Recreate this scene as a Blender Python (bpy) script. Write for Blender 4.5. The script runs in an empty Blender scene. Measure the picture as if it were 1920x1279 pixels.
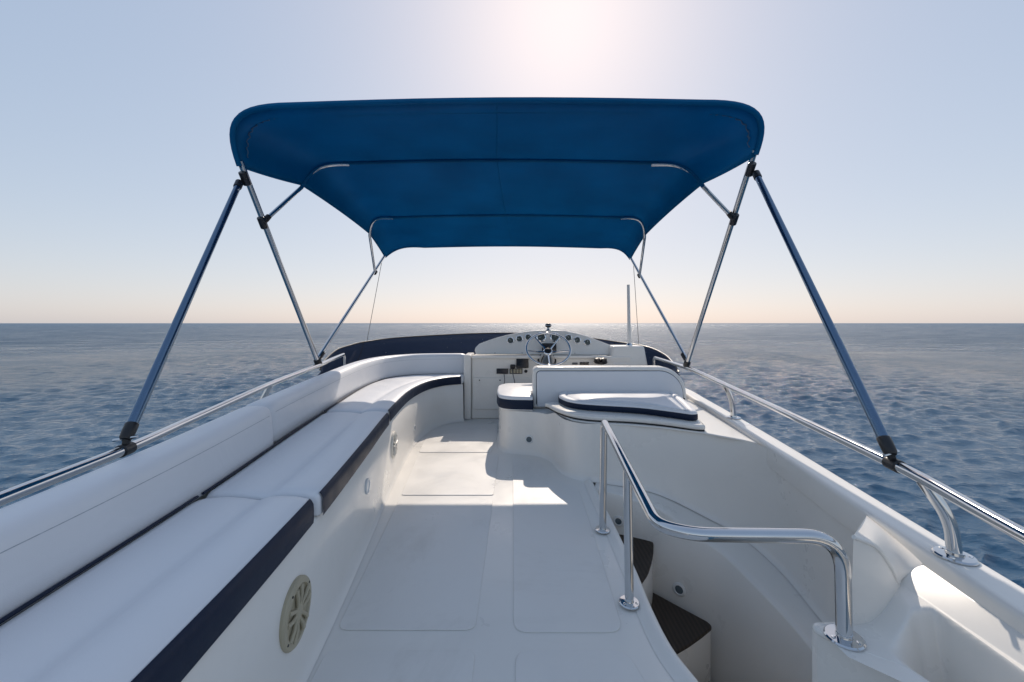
import bpy, bmesh, math, random
import numpy as np
from mathutils import Vector, Matrix

random.seed(7); np.random.seed(7)
scene = bpy.context.scene
COL = scene.collection
R = math.radians

# ------------------------------------------------------------------ camera
cd = bpy.data.cameras.new('camera'); cam = bpy.data.objects.new('camera', cd); COL.objects.link(cam)
cam.location = (0, 0, 1.0); cam.rotation_euler = (R(90), 0, 0)
cd.lens = 14.0; cd.sensor_width = 36.0; cd.shift_y = -33.5/1920
cd.clip_start = 0.02; cd.clip_end = 60000
scene.camera = cam
# ------------------------------------------------------------------ sky and sun
SUN_EL, SUN_AZ = 39.5, 7.4
world = bpy.data.worlds.new('World'); scene.world = world; world.use_nodes = True
nt = world.node_tree; nt.nodes.clear()
out = nt.nodes.new('ShaderNodeOutputWorld'); bg = nt.nodes.new('ShaderNodeBackground')
sky = nt.nodes.new('ShaderNodeTexSky'); sky.sky_type = 'NISHITA'; sky.sun_disc = False
sky.sun_elevation = R(SUN_EL); sky.sun_rotation = R(SUN_AZ)
sky.altitude = 0; sky.air_density = 1.1; sky.dust_density = 0.8; sky.ozone_density = 1.0
bg.inputs['Strength'].default_value = 1.0     # the power curves below bring the sky's huge range down to the photograph's
sep = nt.nodes.new('ShaderNodeSeparateColor'); com = nt.nodes.new('ShaderNodeCombineColor'); nt.links.new(sky.outputs[0], sep.inputs[0])
for ch, (gain, power) in enumerate(((0.284, 0.468), (0.3175, 0.397), (0.400, 0.312))):
    pw = nt.nodes.new('ShaderNodeMath'); pw.operation = 'POWER'; pw.inputs[1].default_value = power
    mu = nt.nodes.new('ShaderNodeMath'); mu.operation = 'MULTIPLY'; mu.inputs[1].default_value = gain
    nt.links.new(sep.outputs[ch], pw.inputs[0]); nt.links.new(pw.outputs[0], mu.inputs[0]); nt.links.new(mu.outputs[0], com.inputs[ch])
nt.links.new(com.outputs[0], bg.inputs['Color'])
nt.links.new(bg.outputs[0], out.inputs['Surface'])
sd = bpy.data.lights.new('sun', 'SUN'); sd.energy = 3.3; sd.angle = R(0.5); sd.color = (1.0, 0.88, 0.75)
sun = bpy.data.objects.new('sun', sd); COL.objects.link(sun)
sdir = Vector((math.sin(R(SUN_AZ))*math.cos(R(SUN_EL)), math.cos(R(SUN_AZ))*math.cos(R(SUN_EL)), math.sin(R(SUN_EL))))
sun.rotation_euler = sdir.to_track_quat('Z', 'Y').to_euler(); sun.location = (2, 10, 12)
vs = scene.view_settings
vs.view_transform = 'Standard'; vs.look = 'None'; vs.exposure = 0.08; vs.gamma = 1.0; vs.use_curve_mapping = False

# ------------------------------------------------------------------ helpers
def at(px, py, y):
    """point at depth y metres ahead that the photograph shows at pixel (px, py)"""
    return Vector(((px-960)*y/746.67, y, 1-(py-606)*y/746.67))

def thing(name, label, cat, loc=(0, 0, 0), group=None):
    o = bpy.data.objects.new(name, None); COL.objects.link(o)
    o.location = loc; o.empty_display_size = .1
    tag(o, label, cat, group); return o

def tag(o, label=None, cat=None, group=None, kind=None):
    if label: o['label'] = label
    if cat: o['category'] = cat
    if group: o['group'] = group
    if kind: o['kind'] = kind
    return o

def wloc(o):
    v = Vector(o.location)
    return v if o.parent is None else v

def mobj(name, verts, faces, mat, parent=None, smooth=True, bevel=0, seg=2, solid=0, sub=0, ang=35):
    V = np.array([tuple(v) for v in verts], dtype=float)
    lo, hi = V.min(0), V.max(0)
    base = Vector(((lo[0]+hi[0])/2, (lo[1]+hi[1])/2, lo[2]))
    me = bpy.data.meshes.new(name)
    me.from_pydata([tuple(v) for v in (V-np.array(base))], [], faces)
    me.validate(); 
    bm = bmesh.new(); bm.from_mesh(me); bmesh.ops.recalc_face_normals(bm, faces=bm.faces); bm.to_mesh(me); bm.free()
    me.materials.append(mat)
    o = bpy.data.objects.new(name, me); COL.objects.link(o)
    o.location = base
    if parent is not None: attach(o, parent)
    if smooth:
        for p in me.polygons: p.use_smooth = True
        me.set_sharp_from_angle(angle=R(ang)) if not sub else None
    if solid:
        m = o.modifiers.new('thickness', 'SOLIDIFY'); m.thickness = abs(solid); m.offset = -1 if solid > 0 else 1
    if bevel:
        m = o.modifiers.new('bevel', 'BEVEL'); m.width = bevel; m.segments = seg; m.limit_method = 'ANGLE'; m.angle_limit = R(32); m.harden_normals = False
    if sub:
        m = o.modifiers.new('sub', 'SUBSURF'); m.levels = sub; m.render_levels = sub
    return o

def wmat(o):
    m = o.matrix_basis
    return m if o.parent is None else wmat(o.parent) @ o.matrix_parent_inverse @ m

def attach(o, parent):
    o.parent = parent; o.matrix_parent_inverse = wmat(parent).inverted(); return o

def catmull(pts, n=8):
    P = [Vector(p) for p in pts]; P = [2*P[0]-P[1]] + P + [2*P[-1]-P[-2]]
    res = []
    for i in range(1, len(P)-2):
        a, b, c, d = P[i-1:i+3]
        for k in range(n):
            t = k/n
            res.append(.5*((2*b)+(c-a)*t+(2*a-5*b+4*c-d)*t*t+(3*b-a-3*c+d)*t**3))
    res.append(P[-2]); return res

def resample(P, n=None, us=None):
    P = [Vector(p) for p in P]
    L = [0]
    for a, b in zip(P, P[1:]): L.append(L[-1]+(b-a).length)
    us = us if us is not None else [i/(n-1) for i in range(n)]
    res = []
    for u in us:
        d = u*L[-1]; i = 0
        while i < len(L)-2 and L[i+1] < d: i += 1
        f = (d-L[i])/max(1e-9, L[i+1]-L[i]); res.append(P[i].lerp(P[i+1], f))
    return res

def fillet(pts, r, n=6):
    """polyline with rounded corners"""
    P = [Vector(p) for p in pts]; res = [P[0]]
    rr = r if isinstance(r, (list, tuple)) else [r]*len(P)
    for i in range(1, len(P)-1):
        a, b, c = P[i-1], P[i], P[i+1]
        u, v = (a-b), (c-b); d = min(rr[i], u.length*.48, v.length*.48)
        p, q = b+u.normalized()*d, b+v.normalized()*d
        for k in range(n+1):
            t = k/n; res.append(p*(1-t)**2+b*2*t*(1-t)+q*t*t)
    res.append(P[-1]); return res

def tube_geo(pts, r, seg=14, cap=True):
    P = [Vector(p) for p in pts]; n = len(P)
    T = [((P[min(i+1, n-1)]-P[max(i-1, 0)]).normalized()) for i in range(n)]
    ref = Vector((0, 0, 1)) if abs(T[0].z) < .9 else Vector((1, 0, 0))
    N = (ref-T[0]*ref.dot(T[0])).normalized(); V = []; F = []
    rr = r if isinstance(r, (list, tuple)) else [r]*n
    for i in range(n):
        N = (N-T[i]*N.dot(T[i])).normalized(); B = T[i].cross(N)
        for k in range(seg):
            a = 2*math.pi*k/seg; V.append(P[i]+(N*math.cos(a)+B*math.sin(a))*rr[i])
    for i in range(n-1):
        for k in range(seg):
            k2 = (k+1) % seg; F.append((i*seg+k, i*seg+k2, (i+1)*seg+k2, (i+1)*seg+k))
    if cap: F.append(tuple(range(seg))[::-1]); F.append(tuple((n-1)*seg+k for k in range(seg)))
    return V, F

def tube(name, pts, r, mat, parent=None, seg=14, **k):
    V, F = tube_geo(pts, r, seg); return mobj(name, V, F, mat, parent, **k)

def lathe(name, prof, origin, axis, mat, parent=None, seg=24, **k):
    """prof: list of (radius, height along axis)"""
    axis = Vector(axis).normalized(); q = axis.to_track_quat('Z', 'Y'); o = Vector(origin); V = []; F = []
    for r, h in prof:
        for i in range(seg):
            a = 2*math.pi*i/seg; V.append(o+q @ Vector((r*math.cos(a), r*math.sin(a), h)))
    for j in range(len(prof)-1):
        for i in range(seg):
            i2 = (i+1) % seg; F.append((j*seg+i, j*seg+i2, (j+1)*seg+i2, (j+1)*seg+i))
    F.append(tuple(range(seg))); F.append(tuple((len(prof)-1)*seg+i for i in range(seg)))
    return mobj(name, V, F, mat, parent, **k)

def loft(name, rows, mat, parent=None, closed=False, **k):
    n = len(rows[0]); V = [p for r in rows for p in r]; F = []
    for j in range(len(rows)-1):
        for i in range(n if closed else n-1):
            i2 = (i+1) % n; F.append((j*n+i, j*n+i2, (j+1)*n+i2, (j+1)*n+i))
    return mobj(name, V, F, mat, parent, **k)

def plate(name, outline, z0, z1, mat, parent=None, **k):
    n = len(outline); V = [(x, y, z0) for x, y in outline]+[(x, y, z1) for x, y in outline]
    F = [tuple(range(n))[::-1], tuple(range(n, 2*n))]+[(i, (i+1) % n, n+(i+1) % n, n+i) for i in range(n)]
    return mobj(name, V, F, mat, parent, **k)

def box(name, lo, hi, mat, parent=None, bevel=.004, **k):
    x0, y0, z0 = lo; x1, y1, z1 = hi
    return plate(name, [(x0, y0), (x1, y0), (x1, y1), (x0, y1)], z0, z1, mat, parent, bevel=bevel, **k)

def rrect(x0, x1, y0, y1, r, n=6):
    res = []
    for cx, cy, a0 in ((x1-r, y1-r, 0), (x0+r, y1-r, 90), (x0+r, y0+r, 180), (x1-r, y0+r, 270)):
        for k in range(n+1):
            a = R(a0+90*k/n); res.append((cx+r*math.cos(a), cy+r*math.sin(a)))
    return res

def smooth_closed(poly, n=5):
    P = [Vector((x, y, 0)) for x, y in poly]; m = len(P); res = []
    for i in range(m):
        a, b, c, d = P[i-1], P[i], P[(i+1) % m], P[(i+2) % m]
        for k in range(n):
            t = k/n; v = .5*((2*b)+(c-a)*t+(2*a-5*b+4*c-d)*t*t+(3*b-a-3*c+d)*t**3); res.append((v.x, v.y))
    return res

def round_poly(poly, r, n=5):
    P = [Vector((x, y, 0)) for x, y in poly]; m = len(P); res = []
    rr = r if isinstance(r, (list, tuple)) else [r]*m
    for i in range(m):
        a, b, c = P[i-1], P[i], P[(i+1) % m]; u, v = a-b, c-b; d = min(rr[i], u.length*.48, v.length*.48)
        p, q = b+u.normalized()*d, b+v.normalized()*d
        for k in range(n+1):
            t = k/n; w = p*(1-t)**2+b*2*t*(1-t)+q*t*t; res.append((w.x, w.y))
    return res

def offset(poly, d):
    """inset (d>0) of a counter-clockwise outline"""
    m = len(poly); A = sum(poly[i][0]*poly[(i+1) % m][1]-poly[(i+1) % m][0]*poly[i][1] for i in range(m))
    s = 1 if A > 0 else -1; res = []
    for i in range(m):
        a, b, c = poly[i-1], poly[i], poly[(i+1) % m]
        t = Vector((c[0]-a[0], c[1]-a[1], 0)).normalized(); res.append((b[0]-t.y*s*d, b[1]+t.x*s*d))
    return res

def pad(name, outline, z0, z1, r, mat, parent=None, crown=.008, bolster=0, **k):
    """upholstered pad with rounded edges over a plan outline"""
    lay = [(r*.6, z0), (0, z0+r*.6), (0, z1-r), (r*.15, z1-r*.5), (r*.5, z1-r*.15), (r, z1)]
    if bolster: lay += [(bolster*.8, z1+.004), (bolster, z1-.006), (bolster*1.2, z1+.001)]
    V = []; F = []; n = len(outline)
    cx, cy = sum(p[0] for p in outline)/n, sum(p[1] for p in outline)/n; rm = sum(math.hypot(p[0]-cx, p[1]-cy) for p in outline)/n
    if crown: lay += [(rm*.5, lay[-1][1]+crown*.7), (rm*.85, lay[-1][1]+crown)]
    for d, z in lay:
        if d > r*1.01 and crown: V += [(cx+(x-cx)*(1-d/rm), cy+(y-cy)*(1-d/rm), z) for x, y in outline]
        else: V += [(x, y, z) for x, y in offset(outline, d)]
    for j in range(len(lay)-1):
        for i in range(n): F.append((j*n+i, j*n+(i+1) % n, (j+1)*n+(i+1) % n, (j+1)*n+i))
    F.append(tuple(range(n))[::-1]); F.append(tuple((len(lay)-1)*n+i for i in range(n)))
    return mobj(name, V, F, mat, parent, ang=60, **k)

# ------------------------------------------------------------------ materials
def new_mat(name):
    m = bpy.data.materials.new(name); m.use_nodes = True; t = m.node_tree
    return m, t, t.nodes['Principled BSDF']
def link(t, a, b): t.links.new(a, b)
def node(t, kind, **kw):
    n = t.nodes.new(kind)
    for k, v in kw.items():
        if k in n.inputs: n.inputs[k].default_value = v
        else: setattr(n, k, v)
    return n
def pos(t, scale=(1, 1, 1)):
    g = node(t, 'ShaderNodeNewGeometry'); m = node(t, 'ShaderNodeMapping'); m.inputs['Scale'].default_value = scale
    link(t, g.outputs['Position'], m.inputs['Vector']); return m.outputs[0]

def simple(name, col, rough=.4, metal=0, var=.06, nscale=6, bump=0, bscale=200, coat=0, rvar=.08, wear=0):
    m, t, b = new_mat(name); b.inputs['Roughness'].default_value = rough; b.inputs['Metallic'].default_value = metal
    b.inputs['Coat Weight'].default_value = coat; b.inputs['Coat Roughness'].default_value = .08
    p = pos(t); n = node(t, 'ShaderNodeTexNoise', Scale=nscale, Detail=6.0, Roughness=.6); link(t, p, n.inputs['Vector'])
    mx = node(t, 'ShaderNodeMix', data_type='RGBA'); link(t, n.outputs['Fac'], mx.inputs['Factor'])
    mx.inputs['A'].default_value = (*[c*(1-var) for c in col], 1); mx.inputs['B'].default_value = (*[min(1, c*(1+var)) for c in col], 1)
    col_out = mx.outputs['Result']
    if wear:
        n3 = node(t, 'ShaderNodeTexNoise', Scale=1.7, Detail=9.0, Roughness=.72, Distortion=.8); link(t, p, n3.inputs['Vector'])
        r3 = node(t, 'ShaderNodeMapRange'); link(t, n3.outputs['Fac'], r3.inputs['Value']); r3.inputs['From Min'].default_value = .52; r3.inputs['From Max'].default_value = .72; r3.inputs['To Max'].default_value = wear
        m3 = node(t, 'ShaderNodeMix', data_type='RGBA'); link(t, r3.outputs[0], m3.inputs['Factor']); link(t, col_out, m3.inputs['A']); m3.inputs['B'].default_value = (.34, .31, .26, 1); col_out = m3.outputs['Result']
    link(t, col_out, b.inputs['Base Color'])
    mr = node(t, 'ShaderNodeMapRange'); link(t, n.outputs['Fac'], mr.inputs['Value'])
    mr.inputs['From Min'].default_value = .3; mr.inputs['From Max'].default_value = .7
    mr.inputs['To Min'].default_value = max(0.01, rough-rvar); mr.inputs['To Max'].default_value = min(1, rough+rvar)
    link(t, mr.outputs[0], b.inputs['Roughness'])
    if bump:
        n2 = node(t, 'ShaderNodeTexNoise', Scale=bscale, Detail=3.0); link(t, p, n2.inputs['Vector'])
        bp = node(t, 'ShaderNodeBump', Strength=bump, Distance=.002); link(t, n2.outputs['Fac'], bp.inputs['Height']); link(t, bp.outputs[0], b.inputs['Normal'])
    return m

M = {}
M['gel'] = simple('white_gelcoat', (.80, .775, .73), .34, var=.035, nscale=2.2, coat=.12, bump=.02, bscale=9, wear=.10, rvar=.12)
M['gel_well'] = M['gel']
M['nonskid'] = simple('nonskid_gelcoat', (.775, .755, .72), .40, var=.05, nscale=3.5, bump=.30, bscale=420, wear=.22, rvar=.14)
M['vinyl'] = simple('white_vinyl', (.755, .76, .78), .42, var=.03, nscale=4, bump=.12, bscale=500)
t = M['vinyl'].node_tree; bn = [n for n in t.nodes if n.type == 'BUMP'][0]
wn = node(t, 'ShaderNodeTexNoise', Scale=5.0, Detail=3.0, Distortion=.6); link(t, pos(t), wn.inputs['Vector'])
wb_ = node(t, 'ShaderNodeBump', Strength=.35, Distance=.012); link(t, wn.outputs['Fac'], wb_.inputs['Height']); link(t, wb_.outputs[0], bn.inputs['Normal'])
M['navy'] = simple('navy_vinyl', (.002, .011, .036), .5, var=.15, nscale=8, bump=.15, bscale=450)
M['navy'].node_tree.nodes['Principled BSDF'].inputs['Specular IOR Level'].default_value = .3
M['steel'] = simple('polished_steel', (.62, .63, .64), .09, metal=1, var=.04, nscale=20, rvar=.03)
M['alu'] = simple('blue_anodised_tube', (.14, .21, .30), .26, metal=1, var=.08, nscale=20, rvar=.04)
M['black'] = simple('black_plastic', (.012, .012, .014), .4, var=.3, nscale=30)
M['speaker'] = simple('beige_grille_plastic', (.43, .38, .27), .5, var=.08, nscale=30)
M['speaker_white'] = simple('pale_grille_plastic', (.62, .60, .55), .4, var=.08, nscale=30)
M['cone'] = simple('speaker_cone', (.10, .09, .065), .6, var=.2, nscale=40)
M['lamp_glass'] = simple('courtesy_lamp_lens', (.10, .13, .15), .12, var=.2, nscale=30)
M['white'] = simple('white_plastic', (.74, .74, .73), .3, var=.03, nscale=10)
M['screen'] = simple('dark_display', (.008, .010, .018), .12, var=.3, nscale=20)
M['dial'] = simple('gauge_face', (.09, .105, .095), .3, var=.3, nscale=60)
M['chrome'] = simple('chrome', (.78, .78, .78), .05, metal=1, var=.03, nscale=20, rvar=.02)
M['stitch'] = simple('pale_stitching', (.42, .45, .49), .6, var=.5, nscale=90)
M['fitting'] = simple('dark_fitting', (.05, .05, .055), .3, metal=.6, var=.2, nscale=30)
M['pucker'] = simple('canvas_pucker', (.05, .14, .24), .5, var=.5, nscale=60)
M['cord'] = simple('grey_cord', (.10, .10, .11), .5)
M['hull'] = simple('hull_gelcoat', (.74, .73, .71), .2, var=.04, nscale=1.5, coat=.4)

# teak treads
m, t, b = new_mat('dark_teak'); p = pos(t, (1, 1, 1))
w = node(t, 'ShaderNodeTexWave', Scale=14.0, Distortion=1.0, Detail=2.0); link(t, p, w.inputs['Vector'])
rp = node(t, 'ShaderNodeValToRGB'); rp.color_ramp.elements[0].color = (.026, .017, .011, 1); rp.color_ramp.elements[1].color = (.046, .031, .020, 1)
link(t, w.outputs['Fac'], rp.inputs[0]); link(t, rp.outputs[0], b.inputs['Base Color']); b.inputs['Roughness'].default_value = .6
bp = node(t, 'ShaderNodeBump', Strength=.25, Distance=.002); link(t, w.outputs['Fac'], bp.inputs['Height']); link(t, bp.outputs[0], b.inputs['Normal'])
M['teak'] = m

# canvas: diffuse + translucent
m, t, b = new_mat('blue_canvas'); t.nodes.remove(b); o = t.nodes['Material Output']
p = pos(t); n = node(t, 'ShaderNodeTexNoise', Scale=3.0, Detail=6.0); link(t, p, n.inputs['Vector'])
rp = node(t, 'ShaderNodeValToRGB'); rp.color_ramp.elements[0].position = .3; rp.color_ramp.elements[1].position = .7
rp.color_ramp.elements[0].color = (.001, .155, .34, 1); rp.color_ramp.elements[1].color = (.002, .20, .42, 1); link(t, n.outputs['Fac'], rp.inputs[0])
wv = node(t, 'ShaderNodeTexNoise', Scale=700.0, Detail=2.0); link(t, p, wv.inputs['Vector'])
wr = node(t, 'ShaderNodeTexNoise', Scale=5.0, Detail=3.0); link(t, pos(t, (.6, 2.4, 1)), wr.inputs['Vector'])
b1 = node(t, 'ShaderNodeBump', Strength=.25, Distance=.02); link(t, wr.outputs['Fac'], b1.inputs['Height'])
b2 = node(t, 'ShaderNodeBump', Strength=.2, Distance=.001); link(t, wv.outputs['Fac'], b2.inputs['Height']); link(t, b1.outputs[0], b2.inputs['Normal'])
df = node(t, 'ShaderNodeBsdfDiffuse'); tr = node(t, 'ShaderNodeBsdfTranslucent'); mx = node(t, 'ShaderNodeMixShader'); mx.inputs[0].default_value = .42
link(t, rp.outputs[0], df.inputs['Color']); link(t, rp.outputs[0], tr.inputs['Color']); link(t, b2.outputs[0], df.inputs['Normal'])
gl = node(t, 'ShaderNodeBsdfGlossy', Roughness=.45); gl.inputs['Color'].default_value = (.6, .7, .8, 1); link(t, b2.outputs[0], gl.inputs['Normal'])
mg = node(t, 'ShaderNodeMixShader'); mg.inputs[0].default_value = .02
link(t, df.outputs[0], mx.inputs[1]); link(t, tr.outputs[0], mx.inputs[2]); link(t, mx.outputs[0], mg.inputs[1]); link(t, gl.outputs[0], mg.inputs[2]); link(t, mg.outputs[0], o.inputs['Surface'])
M['canvas'] = m

# smoked windscreen acrylic with dried salt specks
m, t, b = new_mat('smoked_acrylic'); t.nodes.remove(b); o = t.nodes['Material Output']
tr = node(t, 'ShaderNodeBsdfTransparent'); tr.inputs['Color'].default_value = (.055, .08, .16, 1)
gl = node(t, 'ShaderNodeBsdfGlossy', Roughness=.06); fr = node(t, 'ShaderNodeFresnel', IOR=1.45); mx = node(t, 'ShaderNodeMixShader')
link(t, fr.outputs[0], mx.inputs[0]); link(t, tr.outputs[0], mx.inputs[1]); link(t, gl.outputs[0], mx.inputs[2])
df = node(t, 'ShaderNodeBsdfDiffuse'); df.inputs['Color'].default_value = (.075, .105, .18, 1)
tl = node(t, 'ShaderNodeBsdfTranslucent'); tl.inputs['Color'].default_value = (.09, .125, .20, 1)
m0 = node(t, 'ShaderNodeMixShader'); m0.inputs[0].default_value = .4; link(t, df.outputs[0], m0.inputs[1]); link(t, tl.outputs[0], m0.inputs[2])
m2 = node(t, 'ShaderNodeMixShader'); m2.inputs[0].default_value = .8; link(t, mx.outputs[0], m2.inputs[1]); link(t, m0.outputs[0], m2.inputs[2])
vo = node(t, 'ShaderNodeTexVoronoi', Scale=16.0); link(t, pos(t), vo.inputs['Vector'])
nn = node(t, 'ShaderNodeTexNoise', Scale=2.0); link(t, pos(t), nn.inputs['Vector'])
mr = node(t, 'ShaderNodeMapRange'); link(t, nn.outputs['Fac'], mr.inputs['Value']); mr.inputs['From Min'].default_value = .45; mr.inputs['From Max'].default_value = .75; mr.inputs['To Max'].default_value = .2; mr.inputs['To Min'].default_value = .0
lt = node(t, 'ShaderNodeMath', operation='LESS_THAN'); link(t, vo.outputs['Distance'], lt.inputs[0]); link(t, mr.outputs[0], lt.inputs[1])
sp = node(t, 'ShaderNodeBsdfTranslucent'); sp.inputs['Color'].default_value = (.6, .6, .6, 1)
m3 = node(t, 'ShaderNodeMixShader'); link(t, lt.outputs[0], m3.inputs[0]); link(t, m2.outputs[0], m3.inputs[1]); link(t, sp.outputs[0], m3.inputs[2]); link(t, m3.outputs[0], o.inputs['Surface'])
M['screen_tint'] = m

# sea water
m, t, b = new_mat('sea_water')
b.inputs['Base Color'].default_value = (.010, .062, .128, 1); b.inputs['IOR'].default_value = 1.36
g = node(t, 'ShaderNodeNewGeometry'); ln = node(t, 'ShaderNodeVectorMath', operation='LENGTH'); link(t, g.outputs['Position'], ln.inputs[0])
mr = node(t, 'ShaderNodeMapRange'); link(t, ln.outputs['Value'], mr.inputs['Value']); mr.inputs['From Min'].default_value = 14; mr.inputs['From Max'].default_value = 170
mr.inputs['To Min'].default_value = .03; mr.inputs['To Max'].default_value = .37
wp = node(t, 'ShaderNodeTexNoise', Scale=.06, Detail=9.0, Roughness=.7); link(t, pos(t, (1, 2.5, 1)), wp.inputs['Vector'])
wm = node(t, 'ShaderNodeMapRange'); link(t, wp.outputs['Fac'], wm.inputs['Value']); wm.inputs['From Min'].default_value = .35; wm.inputs['From Max'].default_value = .65; wm.inputs['To Min'].default_value = .55; wm.inputs['To Max'].default_value = 1.35
ml = node(t, 'ShaderNodeMath', operation='MULTIPLY'); link(t, mr.outputs[0], ml.inputs[0]); link(t, wm.outputs[0], ml.inputs[1]); link(t, ml.outputs[0], b.inputs['Roughness'])
p1 = pos(t, (1, 1.7, 1)); n1 = node(t, 'ShaderNodeTexNoise', Scale=2.4, Detail=7.0, Roughness=.62, Distortion=.5); link(t, p1, n1.inputs['Vector'])
p2 = pos(t, (1, 1.9, 1)); n2 = node(t, 'ShaderNodeTexNoise', Scale=1.5, Detail=8.0, Roughness=.62, Distortion=.3); link(t, p2, n2.inputs['Vector'])
b1 = node(t, 'ShaderNodeBump', Strength=.5, Distance=.11); link(t, n1.outputs['Fac'], b1.inputs['Height'])
far = node(t, 'ShaderNodeMapRange'); link(t, ln.outputs['Value'], far.inputs['Value']); far.inputs['From Min'].default_value = 10; far.inputs['From Max'].default_value = 80
far.inputs['To Min'].default_value = .0; far.inputs['To Max'].default_value = .9
b2 = node(t, 'ShaderNodeBump', Distance=1.0); link(t, n2.outputs['Fac'], b2.inputs['Height']); link(t, far.outputs[0], b2.inputs['Strength']); link(t, b1.outputs[0], b2.inputs['Normal'])
link(t, b2.outputs[0], b.inputs['Normal'])
M['sea'] = m

# ------------------------------------------------------------------ sea
SEA = -4.6
def build_sea():
    fwd = np.linspace(-66, 66, 1450); back = np.linspace(66, 294, 101)[1:-1]
    th = np.radians(np.concatenate([fwd, back])); n = len(th)
    r = [2.0]
    while r[-1] < 120: r.append(r[-1]*1.006+.002)
    rd = np.array(r); rd_far = np.array([190, 260, 380, 600, 1000, 2000, 5000, 12000, 40000.])
    rad = np.concatenate([rd, rd_far]); m_ = len(rad)
    RR, TT = np.meshgrid(rad, th, indexing='ij')
    X = RR*np.sin(TT); Y = RR*np.cos(TT); Z = np.zeros_like(X); DX = np.zeros_like(X); DY = np.zeros_like(X)
    dstep = RR*.006
    rng = np.random.RandomState(3)
    for k in range(90):
        lam = .16*(2.4/.16)**rng.rand(); ang = R(-75)+rng.randn()*.6
        a = .0116*lam**.95*(.4+1.2*rng.rand())*(1 if lam < 1.2 else .6)
        kk = 2*math.pi/lam; ph = rng.rand()*6.28; cx, cy = math.cos(ang), math.sin(ang)
        att = np.clip((lam/dstep-2.5)/2.5, 0, 1)
        s = kk*(X*cx+Y*cy)+ph
        Z += att*a*np.cos(s); DX += -att*a*cx*np.sin(s)*1.1; DY += -att*a*cy*np.sin(s)*1.1
    patch = .75+.35*np.sin(X*.13+1.3+.6*np.sin(Y*.09))*np.sin(Y*.11+.4*np.sin(X*.07))
    V = np.stack([X+DX*patch, Y+DY*patch, SEA+Z*patch], -1).reshape(-1, 3)
    i = np.arange(m_-1)[:, None]; j = np.arange(n)[None, :]; j2 = (j+1) % n
    Fq = np.stack([i*n+j+0*j2, i*n+j2, (i+1)*n+j2, (i+1)*n+j+0*j2], -1).reshape(-1, 4)
    me = bpy.data.meshes.new('sea'); nf = len(Fq)
    cap = np.arange(n)
    me.vertices.add(len(V)); me.vertices.foreach_set('co', V.ravel().astype(np.float32))
    me.loops.add(nf*4); me.polygons.add(nf)
    me.loops.foreach_set('vertex_index', Fq.ravel().astype(np.int32))
    me.polygons.foreach_set('loop_start', (np.arange(nf)*4).astype(np.int32))
    me.polygons.foreach_set('use_smooth', np.ones(nf, bool)); me.update(calc_edges=True); me.validate()
    if me.polygons[0].normal.z < 0: me.flip_normals()
    me.materials.append(M['sea'])
    o = bpy.data.objects.new('sea', me); COL.objects.link(o); tag(o, kind='structure')
build_sea()

# ------------------------------------------------------------------ plan lines of the flybridge (x, y)
def xin(y):                                   # inner edge of the right coaming
    if y <= 2.25: return 1.13+.17*(y-1.1)
    return 1.3255+.135*(y-2.25) if y < 3.6 else 1.508-.0*(y-3.6)
def ctop(y): return .38+.008*max(0, y-1.0)
SEAT_F = catmull([(-.54, -.45, 0), (-.555, .2, 0), (-.5726, .648, 0), (-.62, 1.249, 0), (-.69, 1.85, 0), (-.765, 2.43, 0), (-.826, 3.10, 0), (-.818, 3.5, 0), (-.765, 3.78, 0), (-.66, 3.97, 0), (-.50, 4.07, 0)], 8)
SEAT_B = catmull([(-.86, -.45, 0), (-.90, .2, 0), (-.938, .648, 0), (-1.0, 1.268, 0), (-1.085, 1.85, 0), (-1.17, 2.45, 0), (-1.26, 3.15, 0), (-1.288, 3.64, 0), (-1.24, 3.98, 0), (-1.10, 4.18, 0), (-.93, 4.265, 0), (-.63, 4.29, 0), (-.50, 4.29, 0)], 8)

def cut(line, y0, y1):
    """piece of a plan line between two depths (line rises in y)"""
    res = []
    for a, b in zip(line, line[1:]):
        for p in (a, b):
            pass
    def pt(y):
        for a, b in zip(line, line[1:]):
            if a.y <= y <= b.y: return a.lerp(b, (y-a.y)/(b.y-a.y))
        return line[-1].copy()
    res = [pt(y0)]+[p.copy() for p in line if y0 < p.y < y1]+([pt(y1)] if y1 < line[-1].y else [line[-1].copy()])
    return res

# ------------------------------------------------------------------ the yacht
yacht = thing('motor_yacht', 'white moulded flybridge of a motor yacht out on open sea', 'boat', (0, 1.5, 0))

# deck floor
edge = [(.60, -.6), (.585, .3), (.56, .75), (.522, 1.05), (.4875, 1.207), (.484, 1.39), (.495, 1.59), (.499, 1.78), (.501, 2.02), (.502, 2.6)]
edge = [(p.x, p.y) for p in catmull([(x, y, 0) for x, y in edge], 6)]
deck = plate('deck', [(-.95, -.6)]+edge+[(1.25, 2.6), (1.25, 4.3), (-1.0, 4.3), (-.95, 3)], -.06, 0, M['gel'], yacht, smooth=False)
# raised kerb round the stair opening
def kerb():
    path = [Vector((x, y, 0)) for x, y in edge if y < 2.5]; rows = []
    prof = [(.0, -.30), (.0, .004), (-.006, .016), (-.018, .021), (-.032, .016), (-.042, .006), (-.058, .0015)]
    for d, h in prof:
        row = []
        for i, p in enumerate(path):
            tng = (path[min(i+1, len(path)-1)]-path[max(i-1, 0)]).normalized(); nrm = Vector((tng.y, -tng.x, 0))
            row.append(p+nrm*(d+.004)+Vector((0, 0, h)))
        rows.append(row)
    loft('stair_kerb', rows, M['gel'], yacht, ang=80)
kerb()
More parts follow.
